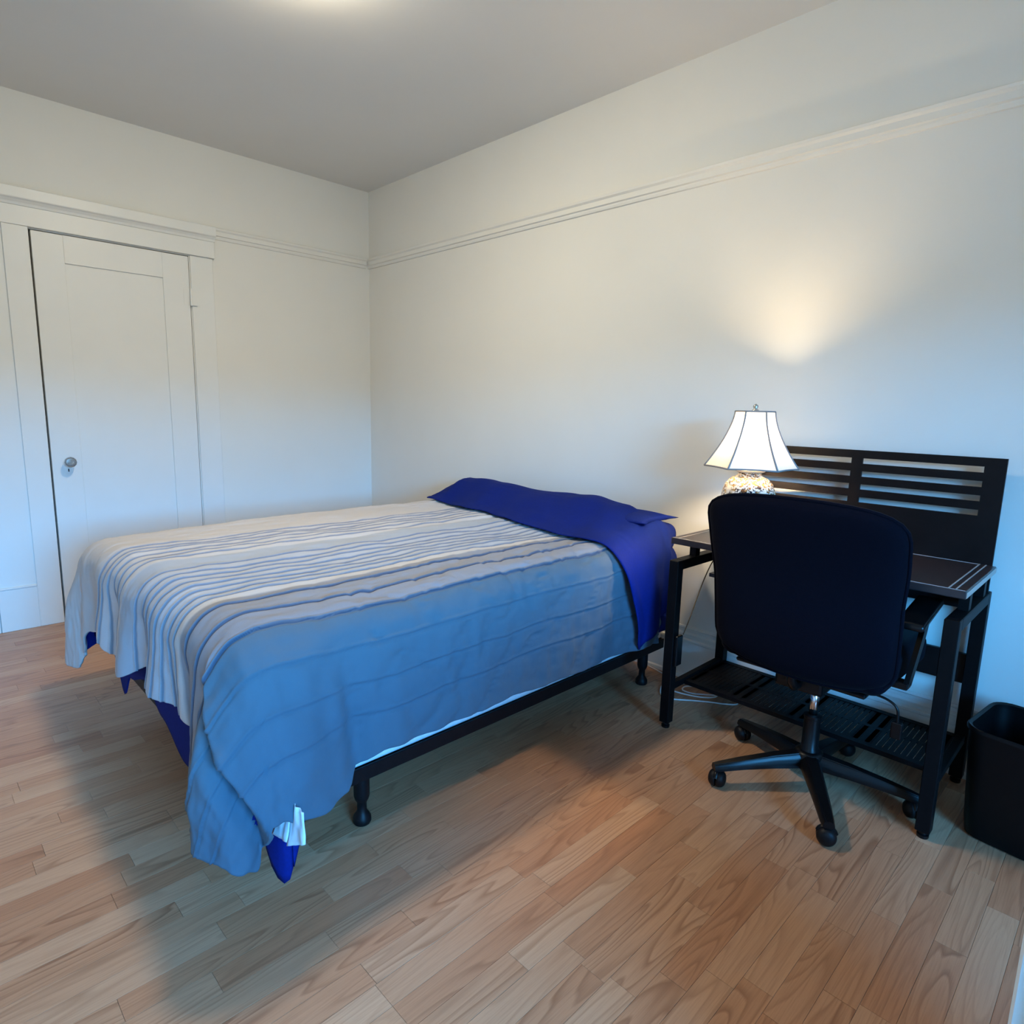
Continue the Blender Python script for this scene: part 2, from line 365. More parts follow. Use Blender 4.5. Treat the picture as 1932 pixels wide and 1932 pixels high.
# door
d0, d1, dz0, dz1 = DY0 + 0.008, DY1 - 0.004, 0.016, DZ - 0.005
px = -0.018; pt = 0.006
door = bmesh.new()
box(door, px - 0.03, pt, d0, -1.802, dz0, dz1, 0.0015); box(door, px - 0.03, pt, -1.343, d1, dz0, dz1, 0.0015)
box(door, px - 0.03, pt, -1.802, -1.343, dz0, 0.24); box(door, px - 0.03, pt, -1.802, -1.343, 1.890, dz1)
do = tag(link('door_1', door, M['trim']), 'white shaker door with one tall recessed panel', kind='structure')
pn = B(px - 0.02, pt - 0.009, -1.802, -1.343, 0.24, 1.890); link('panel', pn, M['trim'], do)
for zc in (1.80, 0.30):
    h = bmesh.new(); tube(h, [(0.022, -1.203, zc - 0.048), (0.022, -1.203, zc + 0.048)], 0.006, 10); box(h, 0.005, 0.0075, -1.238, -1.205, zc - 0.045, zc + 0.045); box(h, 0.020, 0.0225, -1.200, -1.170, zc - 0.045, zc + 0.045)
    smooth_angle(link('hinge', h, M['trim'], do))
esc = bmesh.new()
lathe(esc, [(0, 0.0), (0.026, 0.0), (0.026, 0.003), (0.022, 0.005), (0, 0.005)], (pt, -1.866, 0.845), 28, mat=Matrix.Rotation(PI / 2, 4, 'Y') @ Matrix.Diagonal((1.7, 1, 1, 1)))
e1 = smooth_angle(link('escutcheon', esc, M['trim'], do)); e1['label'] = 'oval painted keyhole plate'
kh = bmesh.new(); box(kh, pt + 0.004, pt + 0.0062, -1.8685, -1.8635, 0.818, 0.834); link('keyhole', kh, M['gap'], e1)
kb = bmesh.new(); Ry = Matrix.Rotation(PI / 2, 4, 'Y')
lathe(kb, [(0, 0.035), (0.018, 0.035), (0.026, 0.042), (0.0285, 0.052), (0.026, 0.063), (0.016, 0.068), (0.006, 0.066), (0, 0.066)], (pt, -1.862, 0.872), 12, mat=Ry)
kn = link('knob', kb, M['glass'], do); kn['label'] = 'cut glass door knob'
kr = bmesh.new(); lathe(kr, [(0.011, 0.0), (0.02, 0.0), (0.02, 0.004), (0.010, 0.008), (0.009, 0.034), (0.014, 0.036), (0, 0.040)], (pt, -1.862, 0.872), 20, mat=Ry); smooth_angle(link('shank', kr, M['silver'], kn))

# window in the right wall (outside the frame, the source of the daylight)
wy0, wy1, wz0, wz1 = WIN['y0'], WIN['y1'], WIN['z0'], WIN['z1']
wf = bmesh.new(); frame_cell(wf, RX - 0.02, 0.02, wy0 - 0.1, wy1 + 0.1, wz0 - 0.1, wz1 + 0.1, wy0, wy1, wz0, wz1); frame_cell(wf, RX + 0.04, 0.05, wy0, wy1, wz0, wz1, wy0 + 0.045, wy1 - 0.045, wz0 + 0.045, wz1 - 0.045)
win = tag(link('window_1', wf, M['trim']), kind='structure')
link('pane', B(RX + 0.062, RX + 0.066, wy0 + 0.045, wy1 - 0.045, wz0 + 0.045, wz1 - 0.045), M['pane'], win)
link('added_blind', B(RX + 0.012, RX + 0.015, wy0 + 0.004, wy1 - 0.004, WIN['open_top'], wz1 - 0.002), M['white_cloth'], win)  # unseen blind, added to cut off daylight at the window top
link('added_blind_bar', B(RX + 0.006, RX + 0.021, wy0 + 0.004, wy1 - 0.004, WIN['open_top'] - 0.02, WIN['open_top']), M['trim'], win)  # lower bar of the added blind
mt = bmesh.new(); box(mt, RX + 0.045, RX + 0.085, wy0 + 0.045, wy1 - 0.045, (wz0 + wz1) / 2 - 0.02, (wz0 + wz1) / 2 + 0.02); link('meeting_rail', mt, M['trim'], win)

# ceiling lamp, just outside the frame
cl = empty('ceiling_lamp', (1.95, -1.47, H)); tag(cl, 'round opal flush lamp on the ceiling above the bed', 'lamp')
smooth_angle(link('base', lathe(bmesh.new(), [(0, 0), (0.145, 0), (0.145, -0.014), (0.135, -0.018), (0, -0.018)], (0, 0, 0), 40), M['silver'], cl, local=True))
link('diffuser', lathe(bmesh.new(), [(0.130, -0.018), (0.128, -0.030), (0.112, -0.046), (0.08, -0.058), (0.04, -0.064), (0, -0.066)], (0, 0, 0), 40), M['opal'], cl, True, local=True)

# ------------------------------------------------------------------ bed
BX0, BX1, BY0, BY1 = 1.235, 2.600, -1.955, -0.095
bf = empty('bed_frame', (1.92, -1.03, 0)); tag(bf, 'dark steel bed frame on splayed feet under the box spring', 'bed frame')
def rail_bm(x0, x1, y0, y1):
    b = bmesh.new(); box(b, x0, x1, y0, y1, 0.149, 0.193, 0.002); return b
link('side_rail', rail_bm(BX1 - 0.004, BX1 + 0.004, BY0, BY1), M['frame'], bf); link('side_rail', rail_bm(BX0 - 0.004, BX0 + 0.004, BY0, BY1), M['frame'], bf)
b = rail_bm(BX1 - 0.045, BX1 - 0.004, BY0, BY1)
link('foot_rail', rail_bm(BX0 + 0.005, BX1 - 0.006, BY0 - 0.002, BY0 + 0.006), M['frame'], bf); link('head_rail', rail_bm(BX0 + 0.005, BX1 - 0.006, BY1 - 0.006, BY1 + 0.002), M['frame'], bf)
b.free()
for (x, s) in ((BX1, 1), (BX0, -1)):
    link('ledge', B(min(x - s * 0.05, x - s * 0.006), max(x - s * 0.05, x - s * 0.006), BY0 + .008, BY1 - .008, 0.181, 0.186), M['frame'], bf)
link('cross_bar', B(BX0 + 0.01, BX1 - 0.01, -0.24, -0.20, 0.160, 0.178, 0.002), M['frame'], bf); link('cross_bar', B(BX0 + 0.01, BX1 - 0.01, -1.69, -1.65, 0.160, 0.178, 0.002), M['frame'], bf)
for x in (2.572, 1.263):
    for y in (-1.648, -0.213):
        lg = bmesh.new(); lathe(lg, [(0, 0.160), (0.023, 0.160), (0.023, 0.088), (0.020, 0.076), (0.014, 0.066), (0.014, 0.040), (0.020, 0.030), (0.026, 0.020), (0.027, 0.006), (0.024, 0.0), (0, 0.0)], (x, y, 0), 24)
        smooth_angle(link('leg', lg, M['frame'], bf), 35)

bs = tag(link('box_spring', B(BX0 + 0.005, BX1 - 0.006, BY0 + 0.008, BY1 - 0.006, 0.1865, 0.375, 0.02, 4), M['white_cloth']), 'white box spring showing as a pale strip beneath the duvet', 'box spring')
smooth_angle(bs, 50)
mat_ = empty('mattress', (1.92, -1.03, 0.376)); tag(mat_, 'mattress in a dark navy fitted sheet, its corner showing by the desk', 'mattress')
m1 = B(BX0 - 0.01, BX1 + 0.035, BY0 - 0.005, BY1 + 0.022, 0.376, 0.640, 0.06, 5)
fs = link('fitted_sheet', m1, M['navy'], mat_); smooth_angle(fs, 60)
seam = bmesh.new()
for z in (0.40, 0.61):
    tube(seam, [(BX1 + 0.036, BY0 + 0.07, z), (BX1 + 0.036, BY1 - 0.05, z)], 0.005, 8)
link('piping', seam, M['navy'], mat_)

# draped duvet -------------------------------------------------------
SEAMS = [1.55, 1.60, 1.65, 1.705, 1.765, 1.825, 1.985, 2.045, 2.095, 2.145, 2.195, 2.24, 2.285, 2.33, 2.425, 2.53, 2.632, 2.735, 2.835, 2.925]
class Drape:
    """a cloth over a bed top: flat top, rounded edge, skirts on the right, foot and left, cone shaped corners"""
    def __init__(s, xl, xr, yf, yh, zt, r, flare, dmax, wave, top):
        s.xl, s.xr, s.yf, s.yh, s.zt, s.r, s.flare, s.dmax, s.wave, s.top = xl, xr, yf, yh, zt, r, flare, dmax, wave, top
    def skirt(s, d, p):
        """(outward, drop) at arc distance d along perimeter key p"""
        q = s.r * PI / 2
        if d < q: o, h = s.r * math.sin(d / s.r), s.r * (1 - math.cos(d / s.r))
        else:
            k = s.flare; o, h = s.r + k * (d - q), s.r + (d - q) * math.sqrt(1 - k * k)
        return o + s.wave(p, d) * smoothstep(0.06, 0.42, d), h
    def build(s, du, dv, nds, corners=20, sides=('R', 'F', 'L')):
        bm = bmesh.new(); lu = bm.verts.layers.float.new('u'); lv = bm.verts.layers.float.new('v')
        us = [s.xl + (s.xr - s.xl) * i / du for i in range(du + 1)]; vs = [s.yh + (s.yf - s.yh) * i / dv for i in range(dv + 1)]
        def grid(rows):
            vv = []
            for row in rows:
                vv.append([])
                for (co, u, v) in row:
                    x = bm.verts.new(co); x[lu] = u; x[lv] = v; vv[-1].append(x)
            for a, b in zip(vv, vv[1:]):
                for i in range(len(a) - 1):
                    try: bm.faces.new((a[i], a[i + 1], b[i + 1], b[i]))
                    except ValueError: pass
        grid([[(Vector((u, v, s.zt + s.top(u, v))), u, v) for u in us] for v in vs])
        def col(ex, ey, nx, ny, p, uu, vv):
            nd = nds[p[0][-1]] if p[0] in ('R', 'L', 'F') else nds['C' + p[0][-1]]
            D = s.dmax(p); row = []; z0 = s.zt + s.top(ex, ey)
            for j in range(nd + 1):
                d = D * j / nd; o, h = s.skirt(d, p)
                row.append((Vector((ex + nx * o, ey + ny * o, z0 - h)), uu(d), vv(d)))
            return row
        if 'R' in sides: grid([col(s.xr, v, 1, 0, ('R', v), lambda d: s.xr + d, lambda d: v) for v in vs])
        if 'F' in sides: grid([col(u, s.yf, 0, -1, ('F', u), lambda d: u, lambda d: s.yf - d) for u in us])
        if 'L' in sides: grid([col(s.xl, v, -1, 0, ('L', v), lambda d: s.xl - d, lambda d: v) for v in vs])
        for (sd, cx, sg) in (('R', s.xr, 1), ('L', s.xl, -1)):
            if sd in sides and 'F' in sides:
                rows = []
                for k in range(corners + 1):
                    th = PI / 2 * k / corners; c, q = math.cos(th), math.sin(th)
                    rows.append(col(cx, s.yf, sg * c, -q, ('C' + sd, math.degrees(th)), lambda d: cx + sg * c * d, lambda d: s.yf - q * d))
                grid(rows)
        bmesh.ops.remove_doubles(bm, verts=bm.verts[:], dist=1e-5)
        bmesh.ops.recalc_face_normals(bm, faces=bm.faces[:])
        return bm, lu, lv
nz = lambda x, y, z=0.0: noise.noise(Vector((x, y, z)))
def bump1(x, c, w): return math.exp(-((x - c) / w) ** 2)
def duvet_wave(p, d):
    k, t = p
    if k == 'R':
        return 0.075 * bump1(t, -1.945, 0.13) - 0.030 * bump1(t, -1.735 - 0.10 * (0.5 - d), 0.035) + 0.012 * bump1(t, -1.62, 0.05) - 0.007 * bump1(t + 0.2 * (d - 0.3), -0.62, 0.05) + (0.010 * nz(t * 4.0, 3.1) + 0.006 * nz(t * 11.0, 8.7)) * smoothstep(-1.945, -1.75, t)
    if k == 'F':
        return -0.010 + 0.028 * math.sin(t * 21 + 1.3 * nz(t * 2, 1)) * smoothstep(1.2, 1.35, t) * (1 - smoothstep(2.25, 2.4, t)) - 0.035 * bump1(t, 2.41, 0.035) + 0.030 * smoothstep(2.44, 2.56, t) + 0.035 * bump1(t, 1.95, 0.07) - 0.03 * bump1(t, 1.72, 0.05)
    if k == 'CR':
        tc = 86 - 71 * smoothstep(0.05, 0.55, d); x = t - tc
        if x < 0: return 0.075 + 0.020 * math.exp(x / 14) * smoothstep(0, 15, t)
        a = smoothstep(0, 9, x)
        return 0.095 * (1 - a) + a * (0.020 + 0.060 * smoothstep(4, 26, x) * (1 - 0.55 * smoothstep(45, 70, x)) * (1 - smoothstep(65, 90, t)))
    if k == 'CL':
        return 0.10 * bump1(t, 45, 28) - 0.02
    return 0.01 * nz(t * 4, 9)
def duvet_len(p):
    k, t = p
    if k == 'R':
        return interp([(-1.945, 0.50), (-1.86, 0.525), (-1.79, 0.52), (-1.735, 0.475), (-1.66, 0.452), (-1.2, 0.470), (-0.8, 0.478), (-0.45, 0.485), (-0.13, 0.49)], t) + 0.006 * nz(t * 9, 5) * smoothstep(-1.945, -1.8, t)
    if k == 'F':
        return interp([(1.2, 0.52), (1.33, 0.40), (1.50, 0.33), (1.70, 0.42), (1.88, 0.40), (2.05, 0.34), (2.20, 0.36), (2.34, 0.37), (2.42, 0.40), (2.50, 0.50), (2.585, 0.54)], t) + 0.008 * nz(t * 9, 2) * (1 - smoothstep(2.45, 2.585, t))
    if k == 'CR':
        return interp([(0, 0.50), (10, 0.48), (16, 0.48), (21, 0.55), (27, 0.61), (33, 0.595), (50, 0.56), (70, 0.545), (90, 0.54)], t)
    if k == 'CL':
        return interp([(0, 0.50), (45, 0.58), (75, 0.58), (90, 0.52)], t)
    return 0.48
def corner_dip(u, v): return 0.024 * bump1(u, 1.2, 0.26) * bump1(v, -2.0, 0.28)
def duvet_top(u, v):
    h = 0.010 * bump1(u, 1.9, 0.5) + 0.010 * nz(u * 3.1, v * 2.3) + 0.005 * nz(u * 8, v * 5, 4)
    h -= corner_dip(u, v)
    h += 0.012 * smoothstep(2.2, 2.5, u) * bump1(v, -1.0, 0.7)
    return h
DV = Drape(1.225, 2.585, -1.945, -0.335, 0.682, 0.115, 0.06, duvet_len, duvet_wave, duvet_top)
bm, lu, lv = DV.build(500, 110, {'R': 120, 'F': 120, 'L': 120, 'CR': 120, 'CL': 120}, corners=100)
ls = bm.verts.layers.float.new('seam'); bm.normal_update()
disp = {}
for v in bm.verts:
    u, w = v[lu], v[lv]
    uw = u + 0.011 * nz(w * 3.5, u * 2.0) + 0.005 * nz(w * 11, u * 3)
    best = min(SEAMS, key=lambda s_: abs(s_ - uw)); x = uw - best
    amp = 0.0034 if best < 2.36 else (0.0048 if best < 2.64 else 0.0036)
    h = amp * math.exp(-((x + 0.003) / 0.0040) ** 2) - amp * 0.9 * math.exp(-((x - 0.004) / 0.004) ** 2)
    # quilting puff between the tucks
    i = SEAMS.index(best); h += 0.0015
    # wrinkles: fine creases crossing the stripes, and the hang folds
    h += 0.0048 * nz(u * 13, w * 8, 2.0) + 0.0022 * nz(u * 34, w * 22, 5.0)
    h += 0.0065 * nz(u * 7, w * 17, 11.0) * smoothstep(2.55, 2.75, u) + 0.003 * nz(u * 15 - w * 9, w * 26, 13.0) * smoothstep(2.5, 2.7, u)
    cr = nz(u * 5 - w * 3, w * 14 + u * 4, 7.7); h += -0.007 * max(0, 1 - abs(cr) * 9) * smoothstep(2.25, 2.6, u) * smoothstep(-1.9, -1.6, w)
    if w > -0.75: h += 0.006 * nz(u * 30 + 3, w * 6, 1.0) * smoothstep(-0.75, -0.55, w)
    disp[v] = h
    v[ls] = math.exp(-((x - 0.0015) / 0.0036) ** 2) * (0.8 if best < 2.4 else (1.0 if best < 2.7 else 0.22))  # mask of the painted shade along the tucks
    v[lu] = uw
cen = Vector((1.9, -1.0, 0.3))
for v in bm.verts:
    n_ = v.normal if v.normal.dot(v.co - cen) > 0 else -v.normal
    v.co = v.co + n_ * disp[v]
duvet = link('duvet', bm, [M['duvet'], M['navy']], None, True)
for p in duvet.data.polygons: pass
sm = duvet.modifiers.new('thickness', 'SOLIDIFY'); sm.thickness = 0.010; sm.offset = -1.0; sm.material_offset = 1; sm.material_offset_rim = 0
tag(duvet, 'quilted duvet in beige, grey and steel blue stripes with pintuck seams on the bed', 'duvet')

# navy flat sheet: hangs out under the duvet at the foot, turned over at the head
fsht = empty('flat_sheet', (1.92, -1.0, 0.655)); tag(fsht, 'royal navy flat sheet turned over the pillow and peeping out below the duvet', 'bed sheet')
def sheet_len(p):
    k, t = p
    if k == 'F': return interp([(1.2, 0.40), (1.55, 0.38), (1.59, 0.43), (1.67, 0.50), (1.76, 0.41), (1.95, 0.36), (2.10, 0.42), (2.30, 0.48), (2.46, 0.46), (2.6, 0.44)], t)
    if k == 'CR': return interp([(0, 0.575), (6, 0.615), (12, 0.605), (19, 0.55), (27, 0.44), (90, 0.44)], t)
    if k == 'CL': return 0.38
    return interp([(-1.945, 0.575), (-1.90, 0.49), (-1.86, 0.42)], t)
def sheet_wave(p, d):
    k, t = p
    if k == 'CR': return 0.085 * bump1(t, 3, 14)
    if k == 'R': return 0.085 * bump1(t, -1.945, 0.07)
    return 0.0
SH = Drape(1.25, 2.585, -1.945, -0.14, 0.652, 0.085, 0.02, sheet_len, sheet_wave, lambda u, v: -0.45 * corner_dip(u, v))
bm, a_, b_ = SH.build(70, 40, {'R': 30, 'F': 30, 'L': 30, 'CR': 30, 'CL': 30}, corners=24, sides=('R', 'F'))
s1 = link('foot_drop', bm, M['navy'], fsht, True); sm = s1.modifiers.new('thickness', 'SOLIDIFY'); sm.thickness = 0.004; sm.offset = -1
# the part turned over the pillow
FOLD = [(1.2, -0.40), (1.36, -0.405), (1.73, -0.485), (2.16, -0.555), (2.40, -0.59), (2.585, -0.62)]
RIDGE = [(1.18, 0.02), (1.25, 0.06), (1.36, 0.112), (1.47, 0.122), (1.65, 0.112), (1.85, 0.10), (2.05, 0.108), (2.30, 0.118), (2.45, 0.105), (2.585, 0.06)]
bm = bmesh.new(); nu, nv, nk = 90, 36, 34; rows = []
def turn_h(u, s):
    hill = smoothstep(0.0, 0.62, s) * (1 - 0.55 * smoothstep(0.72, 1.0, s))
    return interp(RIDGE, u) * hill
for j in range(nv + 1):
    s = j / nv; row = []
    for i in range(nu + 1):
        u = 1.215 + (2.585 - 1.215) * i / nu
        y = interp(FOLD, u) * (1 - s) + (-0.115) * s + 0.006 * nz(u * 7, 3)
        z = 0.699 + duvet_top(u, max(y, -1.9)) + turn_h(u, s) + 0.006 * nz(u * 6, s * 4, 9) + 0.004 * nz(u * 5 + s * 9, s * 22, 2)
        row.append(bm.verts.new((u, y, z)))
    # right hang
    u = 2.585; y0 = interp(FOLD, u) * (1 - s) - 0.115 * s; zt = row[-1].co.z
    L = interp([(0.0, 0.49), (0.12, 0.53), (0.3, 0.51), (0.6, 0.46), (1.0, 0.41)], s)
    for k in range(1, nk + 1):
        d = L * k / nk; r = 0.15 - 0.07 * smoothstep(0.74, 1.0, s); q = r * PI / 2
        o, h = (r * math.sin(d / r), r * (1 - math.cos(d / r))) if d < q else (r + 0.01 * (d - q), r + (d - q))
        drift = 0.10 * smoothstep(0.08, 0.5, d) * (1 - s) ** 1.2 - 0.09 * smoothstep(0.02, 0.18, d) * s
        fold = 0.012 * math.sin(s * 15 + d * 4) * smoothstep(0.1, 0.4, d) + 0.006 * nz(s * 9, d * 7, 3)
        row.append(bm.verts.new((2.585 + o + fold, y0 + drift, zt - h)))
    rows.append(row)
for a, b in zip(rows, rows[1:]):
    for i in range(len(a) - 1): bm.faces.new((a[i], a[i + 1], b[i + 1], b[i]))
td = link('turned_down_edge', bm, M['navy'], fsht, True); sm = td.modifiers.new('thickness', 'SOLIDIFY'); sm.thickness = 0.005; sm.offset = 0

# white label and tie at the sheet corner
lb = bmesh.new()
def patch(bm, P, nu=10, nv=10, amp=0.006, seed=0):
    """bilinear patch with crumple, P = four corners in order"""
    P = [Vector(p) for p in P]; n = (P[1] - P[0]).cross(P[3] - P[0]).normalized(); g = []
    for j in range(nv + 1):
        g.append([])
        for i in range(nu + 1):
            s, t = i / nu, j / nv
            c = P[0] * (1 - s) * (1 - t) + P[1] * s * (1 - t) + P[2] * s * t + P[3] * (1 - s) * t
            c = c + n * (amp * nz(s * 4 + seed, t * 2, seed)); g[-1].append(bm.verts.new(c))
    for a, b in zip(g, g[1:]):
        for i in range(nu): bm.faces.new((a[i], a[i + 1], b[i + 1], b[i]))
patch(lb, [(2.752, -1.972, 0.290), (2.795, -1.962, 0.305), (2.785, -1.972, 0.215), (2.728, -1.982, 0.212)], seed=1)
patch(lb, [(2.785, -1.956, 0.310), (2.830, -1.950, 0.303), (2.846, -1.956, 0.235), (2.780, -1.970, 0.202)], seed=4)
lo = link('label_tie', lb, M['white_cloth'], fsht, True); lo['label'] = 'crumpled white label'
sm = lo.modifiers.new('thickness', 'SOLIDIFY'); sm.thickness = 0.002

# pillow
def pillow_bm(cx, cy, zc, w, d, t, rz=0, tilt=0):
    bm = bmesh.new(); n = 28; top = []; bot = []
    for sgn, store in ((1, top), (-1, bot)):
        for j in range(n + 1):
            store.append([])
            for i in range(n + 1):
                a, b = -1 + 2 * i / n, -1 + 2 * j / n
                th = ((1 - abs(a) ** 2.6) * (1 - abs(b) ** 2.6)) ** 0.55 if abs(a) < 1 and abs(b) < 1 else 0
                pin = 1 - 0.07 * (1 - abs(b) ** 2) * abs(a) ** 3; pin2 = 1 - 0.07 * (1 - abs(a) ** 2) * abs(b) ** 3
                x, y = a * w / 2 * pin, b * d / 2 * pin2
                z = sgn * t / 2 * th * (0.55 if sgn < 0 else 1) + 0.004 * nz(a * 3, b * 3, sgn)
                store[-1].append(bm.verts.new((x, y, z)))
    for st, fl_ in ((top, False), (bot, True)):
        for a, b in zip(st, st[1:]):
            for i in range(n): bm.faces.new((a[i], a[i + 1], b[i + 1], b[i]) if not fl_ else (b[i], b[i + 1], a[i + 1], a[i]))
    bmesh.ops.remove_doubles(bm, verts=bm.verts[:], dist=0.003)
    bm.transform(Matrix.Translation((cx, cy, zc)) @ Matrix.Rotation(rz, 4, 'Z') @ Matrix.Rotation(tilt, 4, 'Y')); return bm
plw = tag(link('pillow', pillow_bm(2.312, -0.250, 0.738, 0.68, 0.26, 0.075, tilt=math.radians(-4.2)), M['navy'], None, True), 'navy pillow poking a pointed corner out beside the turned sheet', 'pillow')

# ------------------------------------------------------------------ desk
dk = empty('desk', (3.3, -0.26, 0)); tag(dk, 'dark espresso writing desk with black metal legs and slotted back panel', 'desk')
LX, RXL = 2.862, 3.733        # centre lines of the two side frames
T = 0.019                     # half width of the square tube
for x in (LX, RXL):
    for y in (-0.474, -0.056):
        g = bmesh.new(); box(g, x - T, x + T, y - T, y + T, 0.022, 0.668, 0.002); link('leg', g, M['black_metal'], dk)
        g = bmesh.new(); lathe(g, [(0, 0.0), (0.015, 0.0), (0.016, 0.004), (0.016, 0.010), (0.011, 0.012), (0.011, 0.023), (0, 0.023)], (x, y, 0), 20); smooth_angle(link('foot', g, M['plastic'], dk))
    g = bmesh.new(); box(g, x - T, x + T, -0.4545, -0.0755, 0.632, 0.668, 0.002); link('arm_rail', g, M['black_metal'], dk)
    g = bmesh.new(); box(g, x - 0.012, x + 0.012, -0.4545, -0.0755, 0.150, 0.176, 0.002); link('lower_rail', g, M['black_metal'], dk)
    for y in (-0.345, -0.13):
        g = bmesh.new(); box(g, x - 0.013, x + 0.013, y - 0.016, y + 0.016, 0.668, 0.7325); link('spacer_post', g, M['black_metal'], dk)
TX0, TX1, TY0, TY1, TZ0, TZ1 = 2.848, 3.757, -0.500, -0.063, 0.733, 0.756
tp = link('tabletop', B(TX0, TX1, TY0, TY1, TZ0, TZ1, 0.003, 2), M['desk_top'], dk)
for (x0, x1, y0, y1) in ((3.712, 3.7155, TY0 + 0.004, TY1 - 0.004), (3.729, 3.7325, TY0 + 0.004, TY1 - 0.004), (TX0 + 0.004, 3.7115, TY1 - 0.010, TY1 - 0.006), (TX0 + 0.004, TX1 - 0.004, TY0 + 0.0035, TY0 + 0.0075), (2.872, 2.8755, TY0 + 0.008, TY1 - 0.011)):
    link('inlay_line', B(x0, x1, y0, y1, TZ1 - 0.001, TZ1 + 0.0008), M['inlay'], tp)
link('edge_band', B(TX1 - 0.0005, TX1 + 0.0015, TY0 + 0.003, TY1 - 0.003, TZ0 + 0.003, TZ1 - 0.003), M['silver'], tp)
# slotted back panel, built of its rails and stiles
HX0, HX1, HZ1 = 2.905, 3.745, 1.096
hy0, hy1 = -0.062, -0.050
hp = bmesh.new(); cols = ((2.955, 3.297), (3.333, 3.688)); zs = [1.058, 1.0115, 0.9655, 0.919]; sh = 0.0098
prev = HZ1
for z in zs:
    box(hp, HX0, HX1, hy0, hy1, z + sh, prev); prev = z - sh
box(hp, HX0, HX1, hy0, hy1, 0.60, prev)
for z in zs:
    for (a, b) in ((HX0, cols[0][0]), (cols[0][1], cols[1][0]), (cols[1][1], HX1)): box(hp, a, b, hy0, hy1, z - sh, z + sh)
bmesh.ops.remove_doubles(hp, verts=hp.verts[:], dist=1e-5)
link('back_panel', hp, M['espresso'], dk)
for x in (HX0 + 0.02, HX1 - 0.018):
    link('panel_post', B(x - 0.012, x + 0.012, -0.049, -0.036, 0.30, 1.05), M['black_metal'], dk)
link('modesty_board', B(LX + 0.02, RXL - 0.02, -0.056, -0.040, 0.345, 0.446, 0.001), M['espresso'], dk)
link('keyboard_tray', B(2.957, 3.50, -0.40, -0.14, 0.612, 0.626, 0.001), M['desk_top'], dk)
for x in (2.99, 3.47): link('tray_runner', B(x - 0.006, x + 0.006, -0.40, -0.14, 0.626, 0.733), M['black_metal'], dk)
# perforated foot shelf
sf = bmesh.new(); fx0, fx1, fy0, fy1, fz = LX + 0.012, RXL - 0.012, -0.375, -0.060, 0.163
box(sf, fx0, fx1, fy0, fy0 + 0.025, fz - 0.012, fz + 0.004); box(sf, fx0, fx1, fy1 - 0.025, fy1, fz - 0.012, fz + 0.004)
nb = 48; st = (fx1 - fx0) / nb
for i in range(nb + 1):
    w_s = 0.0073 if i % 12 else 0.03
    x = fx0 + st * i; box(sf, max(fx0, x - w_s), min(fx1, x + w_s), fy0 + 0.025, fy1 - 0.025, fz - 0.001, fz + 0.002)
box(sf, fx0, fx1, -0.225, -0.205, fz - 0.001, fz + 0.0021)
link('foot_shelf', sf, M['black_metal'], dk)
link('outlet_box', B(LX + T, LX + T + 0.014, -0.485, -0.445, 0.258, 0.378, 0.003), M['plastic'], dk)

# ------------------------------------------------------------------ table lamp
lp = empty('table_lamp', (3.018, -0.265, TZ1 + 0.001)); tag(lp, 'lit table lamp with white bell shade and gilt floral porcelain base on the desk', 'lamp')
L0 = TZ1
va = bmesh.new(); prof = [(0, 0.0), (0.058, 0.0), (0.060, 0.008), (0.052, 0.018), (0.062, 0.032), (0.082, 0.065), (0.094, 0.105), (0.097, 0.140), (0.094, 0.172), (0.083, 0.202), (0.064, 0.222), (0.046, 0.231), (0.040, 0.236), (0.040, 0.243), (0, 0.243)]
link('base', lathe(va, prof, (0, 0, 0), 48), M['vase'], lp, True, local=True)
cpb = lathe(bmesh.new(), [(0, 0.243), (0.044, 0.243), (0.056, 0.250), (0.055, 0.254), (0.030, 0.263), (0.019, 0.271), (0.016, 0.280), (0, 0.280)], (0, 0, 0), 40); o = link('cap', cpb, M['cap'], lp, True, local=True); o['label'] = 'cream flared collar'
st_ = bmesh.new(); tube(st_, [(0, 0, 0.280), (0, 0, 0.36)], 0.008, 12); lathe(st_, [(0.011, 0.29), (0.016, 0.30), (0.016, 0.33), (0.012, 0.335)], (0, 0, 0), 16); link('socket', st_, M['silver'], lp, True, local=True)
link('bulb', lathe(bmesh.new(), [(0.011, 0.336), (0.016, 0.348), (0.026, 0.362), (0.030, 0.378), (0.026, 0.394), (0.014, 0.404), (0, 0.407)], (0, 0, 0), 24), M['bulb'], lp, True, local=True)
hp_ = bmesh.new()
for s in (-1, 1): tube(hp_, spline([(s * 0.012, 0, 0.285), (s * 0.04, 0, 0.31), (s * 0.052, 0, 0.37), (s * 0.03, 0, 0.45), (0, 0, 0.468)], 6), 0.0015, 6)
link('harp', hp_, M['silver'], lp, True, local=True)
SZ0, SZ1 = 0.262, 0.466
def shade_r(t): return 0.163 * (1 - t) ** 1.55 + 0.068 * (1 - (1 - t) ** 1.55)
ROT = math.radians(28); NP = 6; per = 6; nh = 18
sh_ = bmesh.new(); rings = []
def shade_pt(i, t, k=1.0):
    seg, f = divmod(i, per); f = f / per; r = shade_r(t) * k; z = SZ0 + (SZ1 - SZ0) * t
    a0 = ROT + 2 * PI * seg / NP; a1 = ROT + 2 * PI * (seg + 1) / NP
    p = Vector((math.cos(a0), math.sin(a0), 0)) * (1 - f) + Vector((math.cos(a1), math.sin(a1), 0)) * f
    scal = 0.002 * math.sin(f * PI) * (1 - t)             # the hem rises a little mid panel
    return Vector((p.x * r, p.y * r, z + scal))
for j in range(nh + 1): rings.append([sh_.verts.new(shade_pt(i, j / nh)) for i in range(NP * per)])
for a, b in zip(rings, rings[1:]):
    for i in range(NP * per): sh_.faces.new((a[i], a[(i + 1) % (NP * per)], b[(i + 1) % (NP * per)], b[i]))
